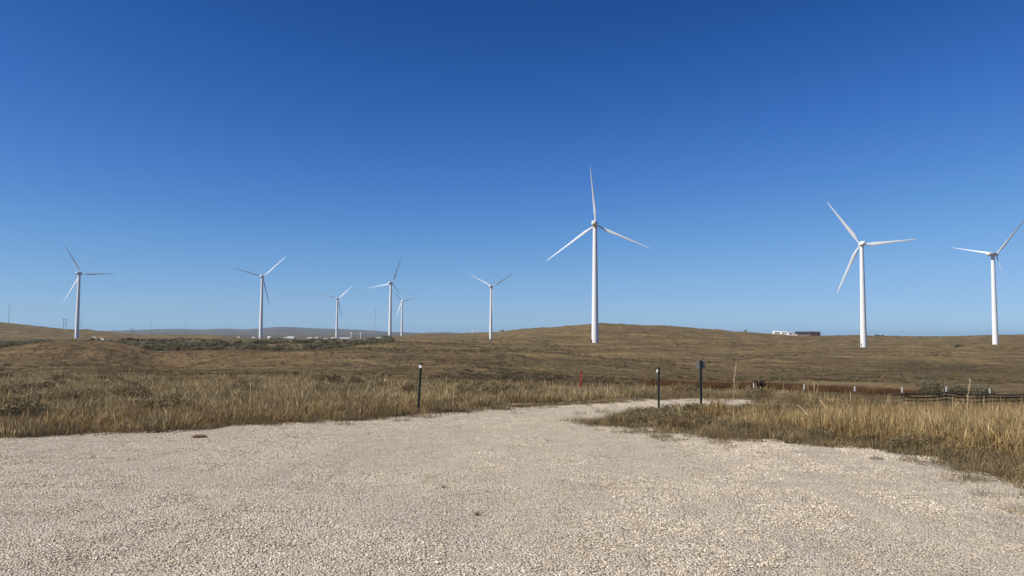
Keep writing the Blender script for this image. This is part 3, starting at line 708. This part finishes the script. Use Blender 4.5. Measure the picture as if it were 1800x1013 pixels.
# ------------------------------------------------------------------ roadside posts
def spot(px, py):
    x, y = gp(px, py)
    return float(x), float(y)
def u_channel(h, w=.042, dp=.028, t=.006):
    """flanged U post, open side to +Y"""
    m = MB(); p = [(-w * .72, dp), (-w * .4, dp), (-w * .3, 0), (w * .3, 0), (w * .4, dp), (w * .72, dp), (w * .72, dp - t), (w * .46, dp - t), (w * .36, -t), (-w * .36, -t), (-w * .46, dp - t), (-w * .72, dp - t)]
    return m.rings([[(x, y, -.25) for x, y in p], [(x, y, h) for x, y in p]])
def delineator(px, py, top, rz, label, lean=(0, 0), sc=1.0):
    x, y = spot(px, py); z = float(ground(x, y)); h = at(px, top, y)[2] - z
    root = empty('reflector_post', (x, y, z), rz); root.rotation_euler = (lean[0], lean[1], rz)
    tag(root, label, 'reflector post', 'reflector posts flanking the gravel road')
    p = u_channel(h).build('post', M['greenpost'], root)
    for i_ in range(9): MB().tube([(0, -.0115, h - .32 - i_ * .05), (0, -.006, h - .32 - i_ * .05)], .004, 6).build('bolt_hole', M['bracket'], root) if i_ < 5 else None
    zr = h - .085
    MB().box(0, -.010, zr, .06, .006, .08).build('mounting_plate', M['bracket'], root)
    rf = MB().tube([(0, -.014, zr), (0, -.026, zr)], [.036, .036], 20).build('reflector', M['reflector'], root, True)
    MB().tube([(0, -.0262, zr), (0, -.032, zr)], .008, 8).build('bolt', M['bracket'], rf)
delineator(734, 715, 638, R(-12), 'left dark post with a round white reflector facing us', (0, R(3.2)))
delineator(1157, 724, 646, R(-80), 'dark post with its white reflector seen edge on, at the grassy corner', (0, R(.6)))
# sign seen from behind
x, y = spot(1233, 718); z = float(ground(x, y)); h = at(1233, 634, y)[2] - z
sg = tag(empty('road_sign', (x, y, z), R(6)), 'small square road sign seen from its dark grey back on a green post', 'road sign')
u_channel(h).build('post', M['greenpost'], sg)
m = MB(); w_, h_, r_ = .103, .094, .02; ring = []
for cx, cz, a0 in ((w_ - r_, h_ - r_, 0), (-(w_ - r_), h_ - r_, 90), (-(w_ - r_), -(h_ - r_), 180), (w_ - r_, -(h_ - r_), 270)):
    for k in range(5): a = R(a0 + k * 22.5); ring.append((cx + r_ * math.cos(a), cz + r_ * math.sin(a)))
zs = h - .10
pl = m.rings([[(a, .030, zs + b) for a, b in ring], [(a, .034, zs + b) for a, b in ring]]).build('sign_panel', M['signback'], sg)
for dz in (.055, -.055): MB().tube([(0, -.012, zs + dz), (0, .046, zs + dz)], .006, 8).build('bolt', M['bracket'], sg)
# orange marker
c = at(1020, 676, 31); z = float(ground(c[0], c[1])); top = at(1020, 652, 31)[2]
mk = tag(empty('marker_post', (c[0], c[1], z), R(10)), 'thin flat orange utility marker standing in the brush beyond the road', 'marker post'); mk.rotation_euler = (0, R(3), R(10))
hh = top - z
MB().box(0, 0, hh / 2 - .1, .095, .012, hh + .2).build('marker_strip', M['orange'], mk)
MB().box(.022, -.0085, hh * .72, .05, .004, hh * .30).build('decal', simple('faded_decal', (.55, .20, .15), .6), mk)

# ------------------------------------------------------------------ fence
fpx = [(1325, 673, 29.0), (1414, 676, 28.8), (1502, 679, 28.6), (1586, 681, 28.4), (1663, 680, 29.2), (1740, 683, 30.0), (1815, 682, 30.8), (1888, 683, 31.6)]
fr0 = at(1325, 673, 29)
fence = tag(empty('fence', (fr0[0], fr0[1], 0)), 'low fence of white tipped steel posts with sagging dark rails behind the straw grass', 'fence')
FP = []
for k, (px_, py_, d) in enumerate(fpx):
    t = at(px_, py_, d); g = float(ground(t[0], t[1])); lx, ly = t[0] - fr0[0], t[1] - fr0[1]; FP.append((lx, ly, t[2], g))
    tl = random.uniform(-.02, .02); hh = t[2] - g
    po = MB().box(0, 0, (hh - .19) / 2 - .1, .036, .008, hh - .19 + .2).box(0, .014, (hh - .19) / 2 - .1, .008, .022, hh - .19 + .2).build('post', M['tpost'], fence, loc=(lx, ly, g))
    po.rotation_euler = (0, tl, 0)
    MB().box(0, 0, hh - .095, .044, .012, .19).box(0, .015, hh - .095, .012, .024, .19).build('white_tip', M['tip'], po)
for k in range(len(FP) - 1):
    a, b = FP[k], FP[k + 1]
    if k >= 3:
        for r_i, (off, rad) in enumerate(((.27, .032), (.42, .026), (.60, .022))):
            sag = random.uniform(.025, .075); n_ = 9; pts = []
            for s_ in range(n_):
                f = s_ / (n_ - 1); zz = (a[2] * (1 - f) + b[2] * f) - off * .8 - sag * 4 * f * (1 - f) + random.uniform(-.008, .008)
                pts.append((a[0] * (1 - f) + b[0] * f, a[1] * (1 - f) + b[1] * f - .05, zz))
            MB().tube(pts, rad, 7).build('rail', M['rail'], fence, True)
    else:
        for off in (.22, .45, .70):
            pts = [(a[0] * (1 - f) + b[0] * f, a[1] * (1 - f) + b[1] * f - .022, a[2] * (1 - f) + b[2] * f - off - .05 * 4 * f * (1 - f)) for f in (0, .25, .5, .75, 1)]
            MB().tube(pts, .004, 5).build('wire', M['wire'], fence)

# charred stump / dead shrub by the first fence post
def twig_mesh(seed, n, h, sp, r0):
    m = MB(); r = random.Random(seed)
    for k in range(n):
        a = r.uniform(0, 6.28); q = r.uniform(.1, 1) * sp; hh = h * r.uniform(.5, 1)
        m.tube([(0, 0, -.04), (math.cos(a) * q * .4, math.sin(a) * q * .4, hh * .5), (math.cos(a) * q, math.sin(a) * q, hh)], [r0, r0 * .7, r0 * .25], 5)
    return m
c = at(1336, 704, 24.0); o = twig_mesh(5, 70, .66, .20, .026).build('dead_shrub', M['deadwood']); o.location = (c[0], c[1], float(ground(c[0], c[1])))
tag(o, 'black dead shrub leaning at the foot of the leftmost white tipped fence post', 'shrub')

# individually visible plants and clods
def single(name, px, py, me, mat, s, label, cat, sq=1.0, d=None, zoff=0):
    if d is None: x, y = spot(px, py)
    else: c_ = at(px, py, d); x, y = c_[0], c_[1]
    z = float(ground(x, y)) + zoff
    o = link(name, me, mat, loc=(x, y, z)); o.scale = (s, s, s * sq); o.rotation_euler = (0, 0, random.uniform(0, 6)); tag(o, label, cat)
    return o
single('sagebrush', 1645, 684, bush_mesh(501, 1700, .9, .9, .07, 7), M['weedy_sage'], 1.6, 'grey green sagebrush behind the fence, left of the next post', 'shrub', .9, 55)
single('sagebrush', 1692, 688, bush_mesh(502, 1700, .9, .8, .07, 7), M['weedy_sage'], 1.5, 'bluish sagebrush right behind the rails, between two white tipped posts', 'shrub', .85, 53)
single('sagebrush', 1728, 689, bush_mesh(503, 1500, .8, .7, .07, 6), M['weedy_sage'], 1.4, 'low spreading sagebrush behind the rails, rightmost of the three', 'shrub', .85, 53)
for k_, (px_, d_, s_, lb_) in enumerate(((142, 27, .95, 'dark rounded sagebrush near the middle of the left rise, below the leftmost turbine'), (98, 24.5, 1.1, 'broad grey shrub in the left grass, wider than its neighbours'),
        (152, 20.5, .8, 'dark shrub closest to the rusty grass on the far left'), (246, 25, .6, 'small dark shrub in the left grass above the brown clod'),
        (430, 26, .75, 'dark shrub left of the second turbine in the pale grass'), (462, 25, .85, 'low dark shrub under the second turbine, right of its twin'),
        (600, 30, 1.2, 'reddish brown shrub on the rim under the third turbine'), (640, 29, 1.1, 'brown shrub on the rim left of the reflector post'),
        (676, 27, .9, 'small brown shrub on the rim nearest to the left reflector post'))):
    single('rise_shrub', px_, 0, bush_mesh(520 + k_, 750, .42, .48, .05, 6), M['scrub'], s_, lb_, 'shrub', .85, d_)
single('grass_clump', 1262, 740, blade_mesh(510, 230, .30, .25, .68, .009, .55, 3, .3), M['rustg'], 1.0, 'dense rust brown clump at the left end of the tall straw grass', 'grass clump')
single('grass_clump', 660, 721, blade_mesh(511, 260, .55, .2, .5, .009, .5, 3, .3), M['rustg'], 1.05, 'dark rusty clump at the gravel edge left of the reflector post', 'grass clump')
single('grass_clump', 297, 747, blade_mesh(512, 260, .45, .12, .38, .009, .7, 3, .2), M['weed'], 1.15, 'dark hummock of weeds at the left gravel edge near the brown clod', 'grass clump')
single('weed_tuft', 1540, 811, blade_mesh(513, 130, .10, .04, .13, .006, 1.0, 3), M['weed'], 1.0, 'lone grey weed tuft on the gravel below the straw grass', 'weed')
single('weed_tuft', 1668, 848, blade_mesh(514, 90, .08, .03, .09, .006, 1.2, 3), M['weed'], 1.0, 'small weed tuft on the gravel toward the right edge', 'weed')
single('weed_tuft', 1618, 821, blade_mesh(515, 150, .06, .03, .09, .006, 1.2, 3), M['weed'], 1.0, 'flat weed patch on the gravel between two other tufts', 'weed')
single('weed_tuft', 534, 993, blade_mesh(516, 90, .015, .01, .035, .004, 1.6, 3), M['weed'], 1.0, 'tiny dry sprig at the bottom of the gravel, left of centre', 'weed')
single('weed_tuft', 640, 902, blade_mesh(517, 60, .02, .03, .05, .006, 5.0, 3), M['weed'], 1.0, 'flattened dry sprig in the middle of the gravel lot', 'weed')
single('weed_tuft', 838, 905, blade_mesh(518, 60, .015, .03, .05, .006, 5.5, 3), M['weed'], 1.0, 'thin dark sprig lying on the gravel near the picture centre', 'weed')
single('weed_tuft', 780, 858, blade_mesh(519, 60, .02, .03, .05, .006, 6.0, 3), M['weed'], 1.0, 'sparse dead weed patch on the gravel below the left reflector post', 'weed')
# seed stalks rising above the straw
for k, (px_, py_, top, d, lb) in enumerate(((1288, 712, 640, 14.5, 'tall pale seed stalk between the sign and the fence'), (1700, 760, 668, 12.5, 'tall straw seed stalk in front of the fence rails'))):
    c_ = at(px_, py_, d); z = float(ground(c_[0], d)); h = at(px_, top, d)[2] - z
    root = tag(empty('seed_stalk', (c_[0], d, z), 0), lb, 'grass stalk')
    MB().tube([(0, 0, -.05), (.01, 0, h * .4), (.03, 0, h * .75), (.075, 0, h)], [.005, .004, .0035, .002], 5).build('stem', M['stem'], root)
    mm = MB(); r = random.Random(k)
    for q in range(26):
        f = .70 + .3 * q / 25; px0 = .03 + .045 * (f - .75) / .25; a = r.uniform(0, 6.28)
        mm.tube([(px0, 0, h * f), (px0 + .02 * math.cos(a), .02 * math.sin(a), h * f + .035)], [.005, .001], 4, False)
    mm.build('seed_head', M['stem'], root)
# bent broken stems
for k, (x0, y0, x1, y1, d, lb) in enumerate(((1402, 712, 1414, 724, 14, 'short broken pale stem leaning in the straw, left'), (1612, 716, 1640, 738, 12.5, 'long bleached broken stem slanting through the straw grass'), (1440, 702, 1448, 712, 14.5, 'thin bleached stem leaning behind the second broken one'))):
    p, q = at(x0, y0, d), at(x1, y1, d - .1)
    o = MB().tube([p, (p + q) / 2 + np.array([0, 0, .01]), q + (q - p) * .6], [.004, .006, .007], 6).build('broken_stem', M['stem']); tag(o, lb, 'stem')
# dry tuft lying on the gravel
tf = blade_mesh(530, 420, .10, .02, .07, .006, 1.4, 3)
x, y = spot(351, 768); o = link('dry_tuft', tf, M['clodg'], loc=(x, y, float(gravel_z(x, y)[0]))); o.scale = (1.25, .8, 1.1)
tag(o, 'flat reddish brown dry tuft lying alone on the gravel near the left edge', 'tuft')

# ------------------------------------------------------------------ ridge bushes
for px_, py_, d, s, lb in ((883, 585.5, 1420, 2.4, 'round dark bush on the skyline right of the Y bladed turbine'), (1311, 586, 1120, 1.7, 'tiny dark bush on the right shoulder of the big hill'),
                           (1542, 592, 1130, 2.2, 'low dark bush on the skyline right of the level bladed turbine'), (1551, 592, 1130, 1.6, 'smaller dark bush beside another on the right skyline')):
    single('skyline_bush', px_, py_, bush_mesh(int(px_), 260, 1.6, 1.5, .35, 5), M['willow'], s, lb, 'bush', 1, d)

# ------------------------------------------------------------------ poles and masts
def pole(px_, base, top, d, r, label, arms=True, rz=0.):
    c_ = at(px_, base, d); z = float(ground(c_[0], c_[1])); h = at(px_, top, d)[2] - z
    root = tag(empty('utility_pole', (c_[0], c_[1], z), rz), label, 'utility pole')
    MB().tube([(0, 0, -.5), (0, 0, h)], [r, r * .65], 10).build('pole', M['timber'], root, True)
    if arms:
        MB().box(0, -r - .08, h - 1.2, 3.0, .14, .18).build('crossarm', M['timber'], root)
        for dx in (-1.35, -.5, .5, 1.35): MB().tube([(dx, -r - .08, h - 1.1), (dx, -r - .08, h - .75)], .07, 6).build('insulator', M['steel'], root)
def hframe(px_, base, top, d, wpx, label, r=.38):
    c_ = at(px_, base, d); z = float(ground(c_[0], c_[1])); h = at(px_, top, d)[2] - z; w = wpx * d / F0 / 2
    root = tag(empty('power_pylon', (c_[0], c_[1], z), 0), label, 'power pylon')
    for sx in (-1, 1): MB().tube([(sx * w, 0, -1.0), (sx * w, 0, h)], [r, r * .7], 8).build('pole', M['timber'], root, True)
    MB().box(0, -r - .1, h - 2.2, w * 2 + 5, .3, .4).build('crossarm', M['timber'], root)
    for sx in (-1, 1): MB().tube([(sx * w, -.1, h * .45), (-sx * w, .1, h * .75)], .12, 6).build('brace', M['timber'], root, True)
    for dx in (-w - 2, 0, w + 2): MB().tube([(dx, -r - .1, h - 2.4), (dx, -r - .1, h - 4.2)], .14, 6).build('insulator', M['steel'], root)
    return root
pole(15, 569, 534, 1400, .34, 'tall dark pole at the far left on top of the brown ridge')
hframe(113.5, 579, 560, 1620, 5, 'two legged power pylon on the ridge just left of the leftmost turbine')
pole(142, 584, 556, 1750, .26, 'thin pole right behind the leftmost turbine tower')
hframe(232, 590, 576, 1900, 4.5, 'two legged power pylon low in the gap right of the pale dirt track')
pole(264.5, 588, 565, 1800, .26, 'thin single pole before the far hills, right of the two legged pylon')
pole(327, 590, 567, 2300, .30, 'pale thin pole midway between the two left turbines')
for k, (px_, t_, lb) in enumerate(((404, 582, 'leftmost of three poles at the edge of the town, left of the second turbine'), (411, 581, 'middle pole of three at the left edge of the town'), (432, 583, 'short pole nearest the left side of the second turbine'),
                                  (469, 577, 'tall pole just right of the second turbine tower'), (491, 584, 'short pole left of the long white shed'), (511, 576, 'tallest pale pole standing over the long white shed'), (517, 576, 'pole right beside the tallest pale one at the shed'),
                                  (555, 583, 'thin pole between the white shed and the third turbine'), (623, 582, 'thin pole between the two white water tanks'))):
    pole(px_, 594, t_, 2700 + 30 * k, .42, lb)
def mast(px_, base, top, d, w, label):
    c_ = at(px_, base, d); z = float(ground(c_[0], c_[1])); h = at(px_, top, d)[2] - z
    root = tag(empty('radio_mast', (c_[0], c_[1], z), .3), label, 'radio mast'); legs = [(w * math.cos(a), w * math.sin(a)) for a in (0, 2.094, 4.189)]
    for lx, ly in legs: MB().tube([(lx, ly, -1), (lx * .7, ly * .7, h)], .16, 6).build('leg', M['steel'], root)
    m_ = MB(); n_ = 26
    for k in range(n_):
        for i_ in range(3):
            a, b = legs[i_], legs[(i_ + 1) % 3]; f = 1 - .3 * k / n_; g_ = 1 - .3 * (k + 1) / n_
            m_.tube([(a[0] * f, a[1] * f, h * k / n_), (b[0] * g_, b[1] * g_, h * (k + 1) / n_)], .09, 4, False)
    m_.build('lattice_bracing', M['steel'], root)
    MB().box(0, 0, h * .66, 4.2, 1.0, 1.0).build('antenna', M['bwhite'], root)
    MB().tube([(0, 0, h), (0, 0, h + 6)], .1, 6).build('whip_antenna', M['steel'], root)
mast(659, 590, 540, 2600, 1.5, 'tall lattice radio mast left of the fourth turbine')

# ------------------------------------------------------------------ buildings
def shed(px0, px1, base, top, d, wall, roofm, label, depth=.6, roof=.35, win=0, cat='building', sink=0., rz=0.):
    a = at(px0, base, d); b = at(px1, base, d); w = b[0] - a[0]; cx = (a[0] + b[0]) / 2
    z = float(ground(cx, d)); h = max((base - top) * d / F0, 1.5); dep = max(6, w * depth)
    if d > 2000: z = min(z, at((px0 + px1) / 2, base, d)[2])
    root = tag(empty('building', (cx, d, z), rz), label, cat)
    wh = h * (1 - roof)
    MB().box(0, 0, wh / 2 - .5, w, dep, wh + 1).build('wall', M[wall], root)
    m_ = MB(); e = .35
    m_.v = [(-w / 2 - e, -dep / 2 - e, wh + .01), (w / 2 + e, -dep / 2 - e, wh + .01), (w / 2 + e, dep / 2 + e, wh + .01), (-w / 2 - e, dep / 2 + e, wh + .01), (-w / 2 - e, 0, h), (w / 2 + e, 0, h)]
    m_.f = [[0, 1, 5, 4], [2, 3, 4, 5], [0, 4, 3], [1, 2, 5], [3, 2, 1, 0]]
    m_.build('roof', M[roofm], root)
    for k in range(win):
        fx = -w / 2 + w * (k + .7) / (win + .4)
        MB().box(fx, -dep / 2 - .02, wh * .55, min(2.2, w / win * .45), .08, min(1.6, wh * .42)).build('window', M['bglass'], root)
    return root
# homestead on the skyline
shed(1359.5, 1371, 593, 587, 1118, 'bwhite', 'bwhite', 'leftmost white trailer of the homestead on the skyline', .7, .25, 2)
shed(1372.5, 1383, 593.4, 587.8, 1110, 'bwhite', 'bwhite', 'second white trailer of the homestead from the left', .7, .25, 2)
shed(1384.5, 1393, 593.6, 588.2, 1106, 'bwhite', 'bgrey', 'short white shed right of the two trailers on the skyline', .7, .3, 1)
shed(1394, 1400.5, 593.4, 588.6, 1116, 'btan', 'bgrey', 'small tan shed between the white trailers and the dark roofed house', .8, .3, 1)
shed(1399, 1425, 593.6, 586, 1108, 'btan', 'broof', 'long house with a dark roof on the skyline', .45, .55, 5)
shed(1421, 1440.5, 593.8, 586, 1100, 'bred', 'broof', 'dark roofed reddish wing at the right end of the homestead', .5, .5, 3)
# town on the plain
TOWN = [(417, 421, 594.5, 591, 'bwhite', 'bwhite', 'tiny white hut farthest left in the distant town'), (443, 448, 594.5, 591.3, 'btan', 'bwhite', 'tiny tan hut just left of the second turbine in the town'),
        (470, 475.5, 594, 590.3, 'bwhite', 'bwhite', 'small white gabled house right of the second turbine'), (480, 488, 593, 591, 'bgrey', 'broof', 'low grey roof before the blue hill in the town'),
        (499, 504, 593.5, 590, 'bwhite', 'bgrey', 'small white house left of the long white shed'), (505, 517, 596, 591.8, 'bwhite', 'bwhite', 'long bright white shed under the tallest pale pole'),
        (541, 549, 592.2, 589.6, 'bgrey', 'bwhite', 'low pale roof between the shed and the third turbine'), (553, 560, 593.2, 590.8, 'btan', 'bwhite', 'tan shed left of the third turbine'),
        (570, 577, 593.5, 591.2, 'bwhite', 'bgrey', 'pale low building left of the third turbine'), (582, 587, 595, 592, 'bwhite', 'bwhite', 'white hut touching the left side of the third turbine tower'),
        (598, 616, 592.4, 589.6, 'bwhite', 'bgrey', 'long pale warehouse right of the third turbine'), (642, 650, 593.2, 590.5, 'bred', 'bred', 'reddish low building left of the radio mast'),
        (662, 668, 593.6, 590.8, 'bwhite', 'bwhite', 'white house right of the radio mast'), (672, 678, 593.4, 591, 'btan', 'bred', 'tan house left of the fourth turbine'),
        (690, 702, 592.6, 588.6, 'bred', 'bred', 'reddish block between the fourth and fifth turbines'), (711, 717, 592, 589.5, 'bwhite', 'bwhite', 'white house right of the smallest turbine')]
for k, (a_, b_, c0, t0, w1, r1, lb) in enumerate(TOWN):
    shed(a_, b_, c0, t0, 2750 + (k % 4) * 90, w1, r1, lb, .6, .3)
shed(816, 824, 588.5, 585.8, 3000, 'bwhite', 'bwhite', 'low white plant building on the skyline left of the two stacks')
def watertower(px_, base, cy, d, r, label):
    c_ = at(px_, base, d); z = float(ground(c_[0], c_[1])); zc = at(px_, cy, d)[2] - z
    root = tag(empty('water_tower', (c_[0], c_[1], z)), label, 'water tower')
    MB().tube([(0, 0, -2), (0, 0, zc - r * .6)], [1.8, 1.1], 12).build('column', M['bwhite'], root, True)
    rg = []
    for k in range(1, 12):
        a = math.pi * k / 12; rg.append([(r * math.sin(a) * math.cos(t * math.pi / 10), r * math.sin(a) * math.sin(t * math.pi / 10), zc - r * .85 * math.cos(a)) for t in range(20)])
    MB().rings(rg).build('tank', M['bwhite'], root, True)
watertower(617.5, 594, 586.2, 3100, 3.8, 'white water tank above the long warehouse')
watertower(634, 594, 586.4, 3100, 3.6, 'white water tank between the warehouse and the radio mast')
for px_, t_, r_, lb in ((833.3, 578.5, 2.2, 'thicker white stack on the skyline left of the Y bladed turbine'), (840, 579.5, 1.0, 'thinner white stack on the skyline left of the Y bladed turbine')):
    c_ = at(px_, 589, 3050); z = float(ground(c_[0], c_[1])); h = at(px_, t_, 3050)[2] - z
    root = tag(empty('chimney_stack', (c_[0], c_[1], z)), lb, 'chimney'); MB().tube([(0, 0, -1), (0, 0, h)], [r_, r_ * .85], 14).build('stack', M['bwhite'], root, True)
    MB().tube([(0, 0, h), (0, 0, h + 1)], [r_, r_], 14).build('rim', M['bgrey'], root, True)

# ------------------------------------------------------------------ pale dirt track by the leftmost turbine
def strip(name, pts, w, mat, label):
    V = []; F = []; P3 = []
    for (p, q) in zip(pts[:-1], pts[1:]):
        for s_ in range(10): P3.append((p[0] + (q[0] - p[0]) * s_ / 10, p[1] + (q[1] - p[1]) * s_ / 10))
    P3.append(pts[-1])
    for k, (x_, y_) in enumerate(P3):
        k2 = min(k + 1, len(P3) - 1); k1 = max(k - 1, 0); tx, ty = P3[k2][0] - P3[k1][0], P3[k2][1] - P3[k1][1]; L = math.hypot(tx, ty); nx, ny = -ty / L, tx / L
        for m_ in range(5):
            o_ = (m_ / 4 - .5) * w; gx_, gy_ = x_ + nx * o_, y_ + ny * o_; V.append((gx_, gy_, float(ground(gx_, gy_)) + .35 - .3 * abs(m_ - 2) / 2))
    for k in range(len(P3) - 1):
        for m_ in range(4): F.append((k * 5 + m_, k * 5 + m_ + 1, k * 5 + 6 + m_, k * 5 + 5 + m_))
    return tag(link(name, mesh_np(name, V, F, True), mat), label, kind='structure')
strip('dirt_track', [tuple(at(182, 598, 830)[:2]), tuple(at(173, 594.5, 960)[:2]), tuple(at(163, 592, 1080)[:2])], 5.5, M['track'], 'pale dirt track climbing the slope right of the leftmost turbine')

# ------------------------------------------------------------------ air
hz = MB().box(0, 0, 0, 46000, 46000, 1).build('haze', None)
hz.data.materials.clear(); hm = bpy.data.materials.new('haze_air'); hm.use_nodes = True; hm.node_tree.nodes.clear()
pv = hm.node_tree.nodes.new('ShaderNodeVolumePrincipled'); ho = hm.node_tree.nodes.new('ShaderNodeOutputMaterial')
pv.inputs['Density'].default_value = 3.2e-5; pv.inputs['Color'].default_value = (.46, .72, 1, 1); pv.inputs['Anisotropy'].default_value = .2
hm.node_tree.links.new(pv.outputs[0], ho.inputs['Volume']); hz.data.materials.append(hm)
zmin = float(Z.min()) if hasattr(Z, 'min') else -60
for o in bpy.data.objects:
    if o.name == 'ground':
        co = np.zeros(len(o.data.vertices) * 3, 'f'); o.data.vertices.foreach_get('co', co); zmin = float(co[2::3].min()); zmax = float(co[2::3].max())
ztop = max(zmax, 135) + 8; hz.scale.z = ztop - (zmin - 1.5); hz.location.z = (ztop + zmin - 1.5) / 2
tag(hz, 'thin blue air between here and the far hills', kind='stuff')
